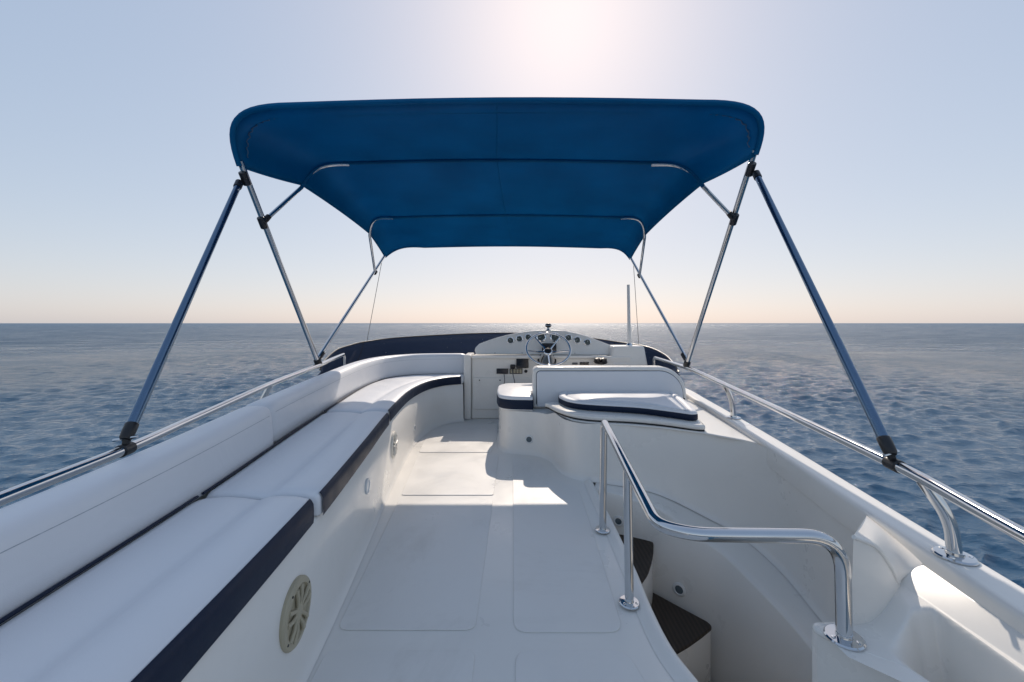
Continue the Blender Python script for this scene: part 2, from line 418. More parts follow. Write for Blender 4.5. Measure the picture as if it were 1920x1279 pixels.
# non-skid panels, slightly proud of the deck
def lx(y): return float(np.interp(y, [.0, 1.1, 1.3, 2.34, 3.126, 3.3], [-.555, -.575, -.59, -.665, -.745, -.75]))
def nonskid(poly, r, mat='nonskid'):
    o = plate('nonskid_panel', round_poly(poly, r), .0005, .0035, M[mat], deck, bevel=.002)
nonskid([(lx(1.295)+.02, 1.295), (-.12, 1.295), (-.107, 2.255), (lx(2.255)+.02, 2.255)], .035)
nonskid([(lx(.2)+.02, .2), (-.10, .2), (-.112, 1.215), (lx(1.21)+.02, 1.215)], .03)
nonskid([(lx(2.31)+.02, 2.31), (-.107, 2.31), (-.10, 3.02), (lx(3.02)+.02, 3.02)], .02)
nonskid([(-.72, 3.075), (-.16, 3.075), (-.13, 3.5), (-.15, 3.95), (-.45, 3.95), (-.63, 3.82), (-.76, 3.6)], .03)
nonskid([(.005, 1.285), (.36, 1.285), (.37, 1.5), (.39, 2.0), (.40, 2.42), (.31, 2.5), (.24, 2.62), (.2, 2.9), (.006, 2.97)], .05)
nonskid([(.005, .2), (.44, .2), (.41, .9), (.35, 1.215), (.010, 1.215)], .05)

# sofa base along the left side, with a cove at its foot
def offs(line, d, z):
    res = []
    for i, p in enumerate(line):
        tng = (line[min(i+1, len(line)-1)]-line[max(i-1, 0)]).normalized()
        res.append(Vector((p.x-tng.y*d, p.y+tng.x*d, z)))     # d>0 is to the left (outboard)
    return res
sb = SEAT_F
base = loft('sofa_base', [offs(sb, .30, .376), offs(sb, .010, .376), offs(sb, .002, .370), offs(sb, -.004, .20), offs(sb, -.010, .06), offs(sb, -.014, .026), offs(sb, -.024, .009), offs(sb, -.036, .002)], M['gel'], yacht, ang=60)
loft('sofa_plinth', [offs(SEAT_B, .0, .37), offs(SEAT_B, .0, .30)], M['gel'], yacht, solid=.004)
# end wall between sofa and console
box('end_panel', (-.502, 4.13, .0), (-.425, 4.50, .668), M['gel'], yacht, bevel=.012, seg=3)
box('bulkhead', (-1.35, 4.46, .0), (-.502, 4.52, .60), M['gel'], yacht, bevel=.006)

# helm seat base and the stair's outer wall
BW = [(-.09, 3.92), (-.115, 3.55), (-.105, 3.33), (-.085, 3.18), (-.03, 3.085), (.07, 3.05), (.17, 3.02), (.245, 2.965), (.302, 2.86), (.325, 2.74), (.36, 2.63), (.427, 2.555), (.532, 2.515)]
WB = [(.532, 2.515, .0), (.74, 2.455, -.01), (.90, 2.39, -.03), (1.106, 2.276, -.10), (1.235, 2.13, -.14), (1.295, 1.9, -.18), (1.265, 1.59, -.20), (1.21, 1.25, -.2), (1.15, .9, -.2), (1.08, .4, -.2), (1.0, -.2, -.2)]
WT = [(.532, 2.53, .36), (.74, 2.50, .36), (.90, 2.445, .36), (1.106, 2.33, .36), (1.25, 2.19, .365)]+[(xin(y)+.008, y, .37) for y in (1.95, 1.6, 1.25, .9, .4, -.2)]
bwl = catmull([(x, y, 0) for x, y in BW], 5)
wbl, wtl = catmull(WB, 6), catmull(WT, 6)
n1 = len(bwl)-1
top_row = [Vector((p.x, p.y, .325 if p.y > 2.95 else .325+.035*min(1, (2.95-p.y)/.1))) for p in bwl[:-1]]+wtl
mid_row = [p.lerp(q, .5) for p, q in zip(top_row, [Vector((p.x, p.y, 0)) for p in bwl[:-1]]+wbl)]
bot_row = [Vector((p.x, p.y, -.002)) for p in bwl[:-1]]+wbl
def pull(row, d, dz):
    res = []
    for i, p in enumerate(row):
        tng = (row[min(i+1, len(row)-1)]-row[max(i-1, 0)]); tng.z = 0; tng.normalize()
        res.append(Vector((p.x-(-tng.y)*-d*-1, p.y, p.z+dz)) if False else Vector((p.x+tng.y*d, p.y-tng.x*d, p.z+dz)))
    return res
seat_base = loft('helm_seat_base', [pull(top_row, 0, 0), mid_row, pull(bot_row, 0, .035), pull(bot_row, .008, .014), pull(bot_row, .022, .002)], M['gel'], yacht, ang=70)
# ledge and lower wall of the stairwell
LI = [(.50, 2.42, -.012), (.745, 2.315, -.035), (.85, 2.25, -.06), (.965, 2.16, -.13), (1.07, 2.035, -.175), (1.115, 1.85, -.205), (1.135, 1.584, -.225), (1.09, 1.25, -.225), (1.035, .9, -.225), (.98, .4, -.225), (.91, -.2, -.225)]
LB = [(.50, 2.40), (.745, 2.285), (.83, 2.20), (.915, 2.09), (1.005, 1.965), (1.06, 1.8), (1.09, 1.55), (1.06, 1.25), (1.02, .9), (.97, .4), (.90, -.2)]
lil = catmull(LI, 6); lbl = [Vector((p.x, p.y, -1.02)) for p in catmull([(x, y, 0) for x, y in LB], 6)]
wbl2 = [p+Vector((0, 0, .003)) for p in wbl]
loft('stairwell_wall', [pull(wbl2, -.004, 0), [a.lerp(b, .8) for a, b in zip(wbl2, lil)], [a.lerp(b, .96)+Vector((0, 0, .0)) for a, b in zip(wbl2, lil)], [p+Vector((0, 0, -.012)) for p in lil], [a.lerp(b, .4) for a, b in zip(lil, lbl)], lbl], M['gel_well'], yacht, ang=60)
plate('stairwell_floor', [(.3, -.3), (1.3, -.3), (1.3, 2.6), (.3, 2.6)], -1.06, -1.02, M['gel_well'], yacht, smooth=False)
plate('stairwell_inner_wall', [(.44, -.6), (.47, -.6), (.47, 2.45), (.44, 2.45)], -1.03, -.07, M['gel_well'], yacht, smooth=False)
# steps with dark teak treads
def step(poly, h, hb):
    s = plate('step', round_poly(poly, .03), hb, h-.018, M['gel_well'], yacht, bevel=.008)
    plate('tread', offset(round_poly(poly, .035), -.004), h-.0175, h, M['teak'], s, bevel=.005)
step([(.48, 2.40), (.633, 2.36), (.795, 2.31), (.803, 2.27), (.77, 2.18), (.738, 2.11), (.68, 2.00), (.617, 1.92), (.48, 1.77)], -.25, -1.02)
step([(.48, 2.25), (.77, 2.235), (.88, 2.11), (.981, 2.00), (.988, 1.972), (.912, 1.918), (.82, 1.86), (.733, 1.813), (.48, 1.69)], -.50, -1.02)
step([(.48, 2.1), (.96, 1.97), (1.03, 1.86), (1.06, 1.70), (.48, 1.55)], -.76, -1.02)

# right coaming, and the left one behind the sofa
def coaming(line_in, name, side):
    prof = [(.004, -.11), (.0, -.10), (.0, -.020), (.0, -.012), (.0035, -.0035), (.012, .0), (.020, .0), (.080, .0), (.090, .0), (.099, -.004), (.104, -.014), (.104, -.022), (.104, -.08)]
    rows = []
    for d, h in prof:
        row = []
        for i, p in enumerate(line_in):
            tng = (line_in[min(i+1, len(line_in)-1)]-line_in[max(i-1, 0)]); tng.z = 0; tng.normalize()
            row.append(Vector((p.x+tng.y*d*side, p.y-tng.x*d*side, p.z+h)))
        rows.append(row)
    return loft(name, rows, M['gel'], yacht, ang=75)
rc = catmull([(xin(y), y, ctop(y)) for y in (-.5, .2, .8, 1.4, 2.0, 2.6, 3.2, 3.6)]+[(1.51, 4.0, .405), (1.45, 4.4, .41), (1.25, 4.75, .42)], 8)
coaming(rc, 'coaming', 1)
def xl(y): return float(np.interp(y, [-.5, 0, 1.234, 2.286, 3.0, 3.7], [-1.05, -1.08, -1.215, -1.42, -1.50, -1.56]))
lc = catmull([(xl(y), y, .40+.006*y) for y in (-.5, .3, .9, 1.5, 2.1, 2.7, 3.3)]+[(-1.55, 3.9, .43), (-1.45, 4.4, .44), (-1.2, 4.75, .45)], 8)
coaming(lc, 'coaming', -1)
# hull sides and the foredeck under the windscreen
outl = [Vector((p.x-.10, p.y, p.z)) for p in lc]+[Vector((-.8, 5.1, .45)), Vector((0, 5.25, .46)), Vector((.8, 5.1, .45))]+[Vector((p.x+.10, p.y, p.z)) for p in reversed(rc)]
def ring(s, z, ext=0):
    res = []
    for p in outl:
        v = Vector((p.x, p.y-1.5, 0)); res.append(Vector((p.x*s, 1.5+(p.y-1.5)*(s if p.y > 1.5 else 1)+(ext if p.y > 3 else 0)*(p.y-3)/2, z if z is not None else p.z-.01)))
    return res
loft('hull_side', [ring(1.0, None), ring(1.02, .1), ring(1.0, -.3), ring(1.06, -.35), ring(1.10, -1.2), ring(1.15, -1.25, .8), ring(1.10, -4.8, .5)], M['hull'], yacht, ang=40)
plate('foredeck', [(-1.5, 4.0), (-1.3, 4.55), (-.45, 4.52), (1.2, 4.52), (1.45, 4.2), (1.3, 4.72), (.8, 5.15), (0, 5.3), (-.8, 5.15), (-1.35, 4.75)], .42, .46, M['gel'], yacht, smooth=False)

# top plates of the helm seat base
plate('seat_base_top', [(-.10, 3.9), (-.11, 3.55), (-.095, 3.33), (-.07, 3.19), (-.02, 3.095), (.17, 3.03), (.30, 2.93), (.34, 3.1), (1.3, 3.1), (1.35, 3.9)], .30, .324, M['gel'], yacht, smooth=False)
shelf = [(.33, 3.10), (.315, 2.90), (.335, 2.76), (.40, 2.61), (.50, 2.545), (.74, 2.492), (.90, 2.435), (1.10, 2.320), (1.25, 2.176), (1.30, 2.105), (1.335, 2.25), (1.42, 2.9), (1.47, 3.3), (1.30, 3.35)]
plate('side_shelf', shelf, .3545, .366, M['gel'], yacht, bevel=.004)
plate('side_deck', [(1.24, 3.0), (1.43, 3.0), (1.49, 3.4), (1.51, 4.0), (1.44, 4.5), (1.24, 4.5)], .33, .362, M['gel'], yacht, smooth=False)
lcr = resample([p for p in lc if p.y < 4.5], 60); sbr = resample([p for p in offs(SEAT_B, .125, .40) if p.y < 4.4 and p.x < -.9], 60)
loft('side_deck', [sbr, [Vector((p.x, p.y, p.z-.02)) for p in lcr]], M['gel'], yacht, solid=.01)
# moulded seat lip
lip = smooth_closed([(.285, 3.0), (.27, 2.93), (.325, 2.76), (.40, 2.635), (.52, 2.56), (.74, 2.515), (.92, 2.44), (1.06, 2.345), (1.115, 2.325), (1.14, 2.36), (1.20, 2.65), (1.25, 3.08), (.7, 3.12)], 5)
pad('seat_lip', lip, .374, .405, .012, M['gel'], yacht, crown=.0)
plate('lip_shade_strip', offset(lip, .004), .3665, .3745, M['black'], yacht, smooth=False)  # black strip under the lip, shadow of the gap put in as colour

# ---- aft right moulding: pedestal, arched panel, sloping shoulder, recess
def sm(a): a = max(0., min(1., a)); return a*a*(3-2*a)
def tray_height(x, y):
    h = .243+.052*sm((x-.88)/.14)+.042*max(0, min(1, (x-1.05)/(xin(y)-1.05)))
    left = sm((x-.872+.06*(y-.8))/.13); right = 1-sm((x-(1.028+.06*(y-.9)))/.016); farr = sm((.990-.45*max(0, 1.0-x)**1.0*sm((1.02-x)/.06)-y)/.050)
    return h-.17*left*right*farr
def tray_far(x): return .006+float(np.interp(x, [.757, .848, .915, .972, 1.022, 1.06, 1.13], [.988, .998, 1.006, 1.024, 1.053, 1.085, 1.094]))
def tray():
    nx, ny = 170, 240; V = []; F = []
    for j in range(ny+1):
        for i in range(nx+1):
            f = i/nx; g_ = j/ny; yg = -.2+1.28*g_
            x0 = float(np.interp(yg, [-.2, .843, .982, 1.1], [.86, .877, .762, .762])); x = x0+(xin(yg)+.003-x0)*f
            yy = -.2+(tray_far(x)+.2)*g_; x = x0+(xin(yy)+.003-x0)*f
            V.append((x, yy, tray_height(x, yy)))
    for j in range(ny):
        for i in range(nx):
            a = j*(nx+1)+i; F.append((a, a+1, a+nx+2, a+nx+1))
    return mobj('moulded_tray', V, F, M['gel'], yacht, ang=80)
tray()
# pedestal body under the tray
ped = [(.86, -.2), (.877, .843), (.766, .982), (.757, .988), (.757, 1.004), (.85, 1.012), (.92, 1.02), (.98, 1.04), (1.03, 1.07), (1.07, 1.10), (1.09, 1.0), (.90, -.2)]
V = [(x, y, -1.02) for x, y in ped]+[(x, y, .239) for x, y in ped]; n = len(ped)
mobj('pedestal', V, [(i, (i+1) % n, n+(i+1) % n, n+i) for i in range(n)], M['gel'], yacht, ang=50)
tube('pedestal_rim', catmull([(.880, .55, .234), (.877, .843, .234), (.818, .916, .234), (.770, .980, .234), (.766, 1.000, .234), (.80, 1.003, .234), (.85, 1.005, .234)], 5), .010, M['gel'], yacht, seg=10)
# arched panel with sloping shoulder
arc_b = catmull([(.848, .998, .232), (.915, 1.006, .232), (.972, 1.024, .245), (1.022, 1.053, .262), (1.062, 1.085, .275)], 14)
arc_t = catmull([(.858, 1.000, .4665), (.922, 1.010, .436), (.978, 1.030, .374), (1.026, 1.058, .313), (1.066, 1.088, .300)], 14)
wal_t = catmull([(xin(1.314)+.004, 1.314, .366), (xin(1.26)+.004, 1.26, .362), (xin(1.20)+.004, 1.20, .356), (xin(1.14)+.004, 1.14, .350), (xin(1.095)+.004, 1.095, .342)], 14)
up_ = Vector((0, 0, 1))
rows = [arc_b, [a.lerp(b, .90) for a, b in zip(arc_b, arc_t)], [a.lerp(b, .955) for a, b in zip(arc_b, arc_t)], [a.lerp(b, .012)-up_*.0015 for a, b in zip(arc_t, wal_t)], [a.lerp(b, .05) for a, b in zip(arc_t, wal_t)], [a.lerp(b, .09) for a, b in zip(arc_t, wal_t)], *[[a.lerp(b, q)-up_*.012*q*(1-q) for a, b in zip(arc_t, wal_t)] for q in (.16, .24, .33, .42, .52, .62, .72, .82, .91)], wal_t]
loft('arched_panel', rows, M['gel'], yacht, ang=60)
tube('arched_rim', [p+Vector((.001, .001, -.004)) for p in arc_t[:-8]], [.0055*min(1, (len(arc_t)-8-i)/14) for i in range(len(arc_t)-8)], M['gel'], yacht, seg=10)
a0, w0 = arc_t[0], wal_t[0]
mobj('shoulder_end', [a0, w0, Vector((w0.x, w0.y, -.2)), Vector((a0.x, a0.y, -.2))], [(0, 1, 2, 3)], M['gel'], yacht)

# ------------------------------------------------------------------ cushions
def seat_cushion(y0, y1, h, label, th=.078, inb=0.0, to_end=False):
    F_ = cut(SEAT_F, y0, y1); B_ = cut(SEAT_B, y0+.01, y1+.012) if not to_end else cut(SEAT_B, y0+.01, 9)
    n = 46 if to_end else 26
    us = [0, .004, .012, .03]+[.03+.94*i/(n-1) for i in range(1, n-1)]+[.97, .988, .996, 1]
    Fp, Bp = resample(F_, us=us), resample(B_, us=us); L = sum((a-b).length for a, b in zip(F_, F_[1:]))
    prof = [(.010, .0), (.0, .008), (.0, th*.55), (.001, th-.014), (.006, th-.004), (.016, th+.003), (.05, th+.010), (.10, th+.011), (.135, th+.008), (.155, th+.001), (.172, th-.007), (.19, th-.004), (.23, th+.002), ('m', th+.004), (-.04, th), (-.012, th-.008), (-.003, th-.025), (0.0, .02), (-.012, .0)]
    root = thing('seat_cushion', label, 'cushion', ((Fp[n//2]+Bp[n//2])/2+Vector((0, 0, h))), 'white seat cushions along the port sofa')
    V = []; k = len(prof)
    ins = {0: .016, 1: .008, 2: .003}
    for i, (f, b) in enumerate(zip(Fp, Bp)):
        w = (b-f).length; d = (b-f).normalized(); e = ins.get(i, ins.get(len(us)-1-i, 0))
        f = f-d*inb
        for j, (tt, hh) in enumerate(prof):
            if tt == 'm': tt = .23+(w-.27)*.5
            elif j > k//2+3: tt = w+inb+tt
            c = th/2
            hh2 = c+(hh-c)*(1-e/c*.9); tt2 = w/2+(tt-w/2)*(1-e/(w/2))
            V.append(f+d*tt2+Vector((0, 0, h+hh2)))
    F = []; N = len(us)
    for i in range(N-1):
        for j in range(k):
            j2 = (j+1) % k; F.append((i*k+j, i*k+j2, (i+1)*k+j2, (i+1)*k+j))
    F.append(tuple(range(k))); F.append(tuple((N-1)*k+j for j in range(k)))
    mobj('cover', V, F, M['vinyl'], root, ang=70)
    # navy front band
    V = []; rows = [(-.003, .003), (-.0045, .02), (-.0045, th*.6), (-.003, th-.016), (.003, th-.005), (.009, th+.0005)]
    idx = range(2, N-2)
    for tt, hh in rows:
        for i in idx:
            f, b = Fp[i], Bp[i]; d = (b-f).normalized(); V.append(f-d*inb+d*tt+Vector((0, 0, h+hh)))
    c = len(idx); F = [(r*c+i, r*c+i+1, (r+1)*c+i+1, (r+1)*c+i) for r in range(len(rows)-1) for i in range(c-1)]
    mobj('front_band', V, F, M['navy'], root, ang=80)
    # dark piping at the back edge, also painting in the shade of the gap
    tube('piping', [b+(f-b).normalized()*.004+Vector((0, 0, h+th-.004)) for f, b in list(zip(Fp, Bp))[1:-1]], .0042, M['navy'], root, seg=8)
    return root
seat_cushion(-.35, 1.255, .377, 'nearest long white seat cushion with navy front at the bottom left', inb=0)
seat_cushion(1.272, 2.452, .375, 'middle white seat cushion with navy front, between nearest and curved ones', inb=.010)
seat_cushion(2.47, 9, .377, 'far curved white seat cushion with navy front, bending round to the console', inb=.004, to_end=True)

def back_cushion(y0, y1, label, to_end=False, back=0):
    line = cut(SEAT_B, y0, y1) if not to_end else cut(SEAT_B, y0, 9)
    n = 60 if to_end else 30
    us = [0, .003, .009, .02]+[.02+.96*i/(n-1) for i in range(1, n-1)]+[.98, .991, .997, 1]
    P = resample(line, us=us); N = len(us); V = []; H0 = .432
    def prof(hh): return [(.012, 0), (.002, .012), (.004, .06), (.010, hh*.66), (.014, hh*.80), (.020, hh*.89), (.034, hh*.965), (.056, hh*.995), (.085, hh), (.116, hh*.99), (.138, hh*.95), (.148, hh*.85), (.152, .06), (.145, .0)]
    k = len(prof(1)); ins = {0: .03, 1: .016, 2: .006}
    root = thing('back_cushion', label, 'cushion', P[N//2]+Vector((0, 0, H0)), 'white back cushions along the port sofa')
    seam = []
    for i, p in enumerate(P):
        tng = (P[min(i+1, N-1)]-P[max(i-1, 0)]).normalized(); nr = Vector((-tng.y, tng.x, 0))
        hh = float(np.interp(p.y, [0, .9, 1.9, 3.0, 4.3], [.175, .18, .20, .215, .237])); e = ins.get(i, ins.get(N-1-i, 0))
        p = p+nr*back*max(0, min(1, (3.4-p.y)/1.2)); hh -= back*.35*max(0, min(1, (3.4-p.y)/1.2))
        for a, h in prof(hh):
            a2 = .077+(a-.077)*(1-e/.09); h2 = hh/2+(h-hh/2)*(1-e/.11)
            V.append(p+nr*a2+Vector((0, 0, H0+h2)))
        if 3 <= i < N-3: seam.append(p+nr*.0130+Vector((0, 0, H0+hh*.76)))
    F = [(i*k+j, i*k+(j+1) % k, (i+1)*k+(j+1) % k, (i+1)*k+j) for i in range(N-1) for j in range(k)]
    F.append(tuple(range(k))); F.append(tuple((N-1)*k+j for j in range(k)))
    mobj('cover', V, F, M['vinyl'], root, ang=75)
    tube('seam', seam, .0011, M['stitch'], root, seg=6)
back_cushion(-.35, 1.835, 'near straight white back cushion running out of the frame at left')
back_cushion(1.845, 9, 'far white back cushion curving round behind the sofa towards the console', True, .022)

# helm seat: cushion, backrest, aft bench cushion
hs = thing('helm_seat_cushion', 'rounded white helm seat cushion with deep navy band, left of the backrest', 'cushion', (.5, 3.4, .325))
hp = round_poly([(-.125, 3.30), (-.10, 3.12), (-.02, 3.055), (.160, 3.04), (.162, 3.33), (1.3, 3.33), (1.3, 3.74), (-.06, 3.74), (-.125, 3.62)], [.08, .08, .06, .012, .01, .02, .05, .08, .08])
pad('cover', hp, .328, .438, .012, M['vinyl'], hs, crown=0)
band = [offset(hp, d) for d in (.002, -.004, -.004, .0)]
n = len(hp); V = [(x, y, z) for ring_, z in zip(band, (.335, .345, .40, .412)) for x, y in ring_]
mobj('front_band', V, [(j*n+i, j*n+(i+1) % n, (j+1)*n+(i+1) % n, (j+1)*n+i) for j in range(3) for i in range(n)], M['navy'], hs, ang=80)

hb = thing('helm_bench', 'white helm bench with dark piped high back, seen from behind', 'bench', (.77, 3.2, .33))
def vert_panel(name, x0, x1, z0, z1, rl, rr, y0, y1, mat, parent, lean=.12, bevel=.015):
    o = []
    for cx, cz, r, a0 in ((x1-rr, z1-rr, rr, 0), (x0+rl, z1-rl, rl, 90)):
        for k in range(11): a = R(a0+9*k); o.append((cx+r*math.cos(a), cz+r*math.sin(a)))
    o += [(x0, z0), (x1+.0, z0)]; n = len(o)
    V = [(x, y0+(z-z0)*lean, z) for x, z in o]+[(x, y1+(z-z0)*lean, z) for x, z in o]
    F = [tuple(range(n)), tuple(range(n, 2*n))[::-1]]+[(i, (i+1) % n, n+(i+1) % n, n+i) for i in range(n)]
    return mobj(name, V, F, mat, parent, bevel=bevel, seg=4), o
bsh, _o = vert_panel('backrest', .165, 1.385, .328, .650, .045, .20, 3.145, 3.285, M['gel'], hb, .10, .02)
pn, o_ = vert_panel('pad', .196, 1.352, .340, .618, .03, .18, 3.134, 3.165, M['vinyl'], bsh, .10, .008)
tube('piping', [Vector((x, 3.146+(z-.34)*.10, z)) for x, z in [(1.354, .40)]+[q for q in o_[:-2]]+[(.194, .36)]], .0045, M['navy'], bsh, seg=8)
lathe('button', [(.009, 0), (.009, .004), (.004, .007)], (1.36, 3.15, .40), (0, -1, 0), M['black'], hb, seg=12)

ab = thing('aft_bench_cushion', 'thin white bench cushion with navy front edge behind the helm backrest', 'cushion', (.8, 2.8, .406))
ap = round_poly([(.37, 3.125), (.345, 2.95), (.385, 2.80), (.46, 2.72), (.58, 2.675), (.845, 2.60), (1.0, 2.48), (1.085, 2.405), (1.13, 2.42), (1.21, 2.75), (1.27, 3.125)], [.03, .05, .05, .05, .08, .1, .06, .02, .02, .1, .03])
pad('cover', ap, .4065, .466, .016, M['vinyl'], ab, crown=.014, bolster=.05)
n = len(ap); V = [(x, y, z) for d, z in ((.004, .408), (-.003, .414), (-.003, .440), (.0, .447)) for x, y in offset(ap, d)]
mobj('front_band', V, [(j*n+i, j*n+(i+1) % n, (j+1)*n+(i+1) % n, (j+1)*n+i) for j in range(3) for i in range(n)], M['navy'], ab, ang=80)

# ------------------------------------------------------------------ helm console
con = thing('helm_console', 'white helm console with arched gauge panel and switches', 'console', (.4, 4.3, 0))
box('console_body', (-.424, 4.16, .0), (1.25, 4.52, .652), M['gel'], con, bevel=.015, seg=3)
box('lower_panel', (-.41, 4.145, .10), (.30, 4.161, .432), M['gel'], con, bevel=.007)
box('dash_lip', (-.42, 4.135, .628), (1.0, 4.2, .660), M['gel'], con, bevel=.012, seg=3)
out_px = [(893, 664), (889.5, 658), (891, 652), (898, 645), (914, 639), (932, 633), (950, 628.5), (968, 624.7), (986, 622), (1004, 620), (1028, 618.7), (1047, 619.5), (1064, 621), (1082, 624.8), (1100, 629.5), (1123, 638), (1148, 648), (1160, 655), (1160, 666)]
D = 4.30
def on_pod(px, py, out_=0):
    v = at(px, py, D); v.y = D+(v.z-.66)*.35-out_; k = v.y/D
    return v
fr_ = [on_pod(*p) for p in out_px]; bk_ = [Vector((p.x, p.y+.07, p.z-.01)) for p in fr_]; n = len(fr_)
mobj('gauge_panel', fr_+bk_, [tuple(range(n)), tuple(range(n, 2*n))[::-1]]+[(i, (i+1) % n, n+(i+1) % n, n+i) for i in range(n)], M['gel'], con, bevel=.010, seg=3)
nrm = Vector((0, -1, .35)).normalized()
for (gx, gy, gr) in ((957, 639, .034), (974, 636, .034), (991, 633, .034), (1015.6, 632.5, .047), (1041.7, 633, .047), (1067.5, 634, .034), (1084, 638, .034), (1103, 642.5, .034)):
    c = on_pod(gx, gy)
    g = lathe('gauge', [(gr*1.16, -.004), (gr*1.16, .008), (gr*.98, .013), (gr*.84, .008)], c, nrm, M['chrome'], con, seg=22)
    lathe('gauge_face', [(gr*.85, .0), (gr*.85, .0085)], c, nrm, M['dial'], g, seg=20)
    q = nrm.to_track_quat('Z', 'Y'); a = random.uniform(-2.2, 2.2)
    tube('needle', [c+nrm*.0105, c+nrm*.0105+q @ Vector((math.sin(a), math.cos(a), 0))*gr*.65], .0018, M['white'], g, seg=6)
# display behind the wheel hub
def panel_px(name, x0, y0, x1, y1, y, d, mat, parent, bevel=.004):
    a, b = at(x0, y1, y), at(x1, y0, y); return box(name, (a.x, y-d, a.z), (b.x, y+.012, b.z), M[mat], parent, bevel=bevel)
panel_px('display', 1016, 643.5, 1043, 658, 4.285, .02, 'screen', con)
panel_px('chart_display', 968, 672, 991, 690, 4.155, .018, 'screen', con, .006)
panel_px('radio', 931, 691, 953, 701, 4.155, .01, 'screen', con)
sw = panel_px('switch_panel', 955.5, 691, 979.5, 701, 4.155, .006, 'black', con)
for i in range(4): panel_px('rocker_switch', 957+5.6*i, 692.3, 961.3+5.6*i, 699.7, 4.15, .008, 'speaker', sw, .002)
lathe('socket', [(.017, 0), (.017, .012), (.010, .014)], at(986, 696, 4.16), (0, -1, 0), M['black'], con, seg=16)
panel_px('recess_plate', 945, 676, 967, 688, 4.158, .004, 'gel', con)
panel_px('trim_display', 1087, 679, 1104, 684, 4.155, .012, 'screen', con)
panel_px('trim_switch', 1073, 680, 1083, 683.5, 4.155, .008, 'cord', con)
for sx in (899, 937.5): lathe('bolt', [(.007, 0), (.007, .004), (.003, .006)], at(sx, 713, 4.146), (0, -1, 0), M['black'], con, seg=10)
for (sx, sy) in ((928, 662), (979, 662), (1078, 662.5)): lathe('screw', [(.005, 0), (.004, .003)], on_pod(sx, sy, .001), nrm, M['cord'], con, seg=8)
# VHF microphone and cords
mc = at(961, 687, 4.13); box('microphone', (mc.x-.025, 4.10, mc.z-.02), (mc.x+.03, 4.14, mc.z+.02), M['black'], con, bevel=.012, seg=3)
tube('cord', catmull([at(945, 701, 4.145), at(946, 708, 4.12), at(946, 716, 4.12), at(943, 728, 4.13), at(941, 745, 4.14)], 5), .004, M['cord'], con, seg=6)
tube('cord', catmull([at(960, 690, 4.12), at(962, 703, 4.11), at(965, 716, 4.11), at(968, 735, 4.13)], 5), .004, M['cord'], con, seg=6)
# throttle levers
th_ = lathe('throttle_base', [(.07, 0), (.065, .02), (.04, .035)], (at(1126, 688, 4.10).x, 4.10, .60), (0, -.3, 1), M['black'], con, seg=20)
for px in (1120.6, 1132):
    k = at(px, 676, 4.05); tube('lever', [Vector((k.x, 4.09, .60)), k], .009, M['chrome'], con, seg=8)
    lathe('knob', [(.010, -.028), (.026, -.020), (.031, 0), (.026, .020), (.010, .026)], k, (0, -.3, 1), M['black'], con, seg=16)
# pod box on the right carrying the antenna
a, b_ = at(1147, 686, 4.2), at(1209, 649, 4.2)
V = [(a.x-.015, 4.15, .55), (b_.x+.02, 4.15, .55), (b_.x+.02, 4.5, .55), (a.x-.015, 4.5, .55), (a.x+.008, 4.20, b_.z), (b_.x-.005, 4.20, b_.z), (b_.x-.005, 4.45, b_.z), (a.x+.008, 4.45, b_.z)]
mobj('side_pod', V, [(0, 1, 2, 3), (4, 5, 6, 7), (0, 1, 5, 4), (1, 2, 6, 5), (2, 3, 7, 6), (3, 0, 4, 7)], M['gel'], con, bevel=.02, seg=4)
an = thing('antenna', 'pale upright antenna pole on the box right of the gauge panel', 'antenna', at(1180, 648, 4.3))
tube('pole', [at(1180, 648, 4.3), at(1178, 534, 4.3)], [.019, .015], M['white'], an, seg=12)
lathe('foot', [(.034, 0), (.034, .012), (.022, .03)], at(1180, 648.8, 4.3), (0, 0, 1), M['steel'], an, seg=16)
# compass on the panel's crest
cp = thing('compass', 'small chrome domed compass on the crest of the gauge panel', 'compass', at(1028, 619, 4.40))
cpo = at(1028, 619.5, 4.40)
lathe('stand', [(.032, 0), (.030, .008), (.014, .016), (.014, .035)], cpo, (0, 0, 1), M['chrome'], cp, seg=16)
lathe('bowl', [(.014, .030), (.030, .040), (.036, .055), (.030, .068), (.018, .076), (.004, .079)], cpo, (0, 0, 1), M['black'], cp, seg=18)
lathe('hood', [(.038, .052), (.040, .056), (.038, .060)], cpo, (0, 0, 1), M['chrome'], cp, seg=18)
# steering wheel
wc = at(1028, 654, 3.98); tilt = R(46)                     # rotation of the wheel plane
sw = thing('steering_wheel', 'chrome rimmed steering wheel with slim spokes and dark hub', 'steering wheel', wc)
ax_u = Vector((1, 0, 0)); nw = Vector((0, -math.cos(tilt), math.sin(tilt))).normalized(); ax_v = nw.cross(ax_u)*1
if ax_v.z < 0: ax_v = -ax_v
RW = .218
ringp = [wc+(ax_u*math.cos(2*math.pi*i/64)+ax_v*math.sin(2*math.pi*i/64))*RW for i in range(64)]
V = []; F = []
for i, p in enumerate(ringp):
    rd_ = (p-wc).normalized()
    for k in range(12):
        a = 2*math.pi*k/12; V.append(p+(rd_*math.cos(a)+nw*math.sin(a))*.0115)
for i in range(64):
    for k in range(12): F.append((i*12+k, i*12+(k+1) % 12, ((i+1) % 64)*12+(k+1) % 12, ((i+1) % 64)*12+k))
mobj('rim', V, F, M['chrome'], sw)
hubp = wc-nw*.05
for a in (52, 128, 187, 270, 353):
    e = wc+(ax_u*math.cos(R(a))+ax_v*math.sin(R(a)))*RW; d = (e-hubp)
    tube('spoke', [hubp+d*.1, hubp+d*.5-nw*.004, e], [.011, .008, .006], M['chrome'], sw, seg=8)
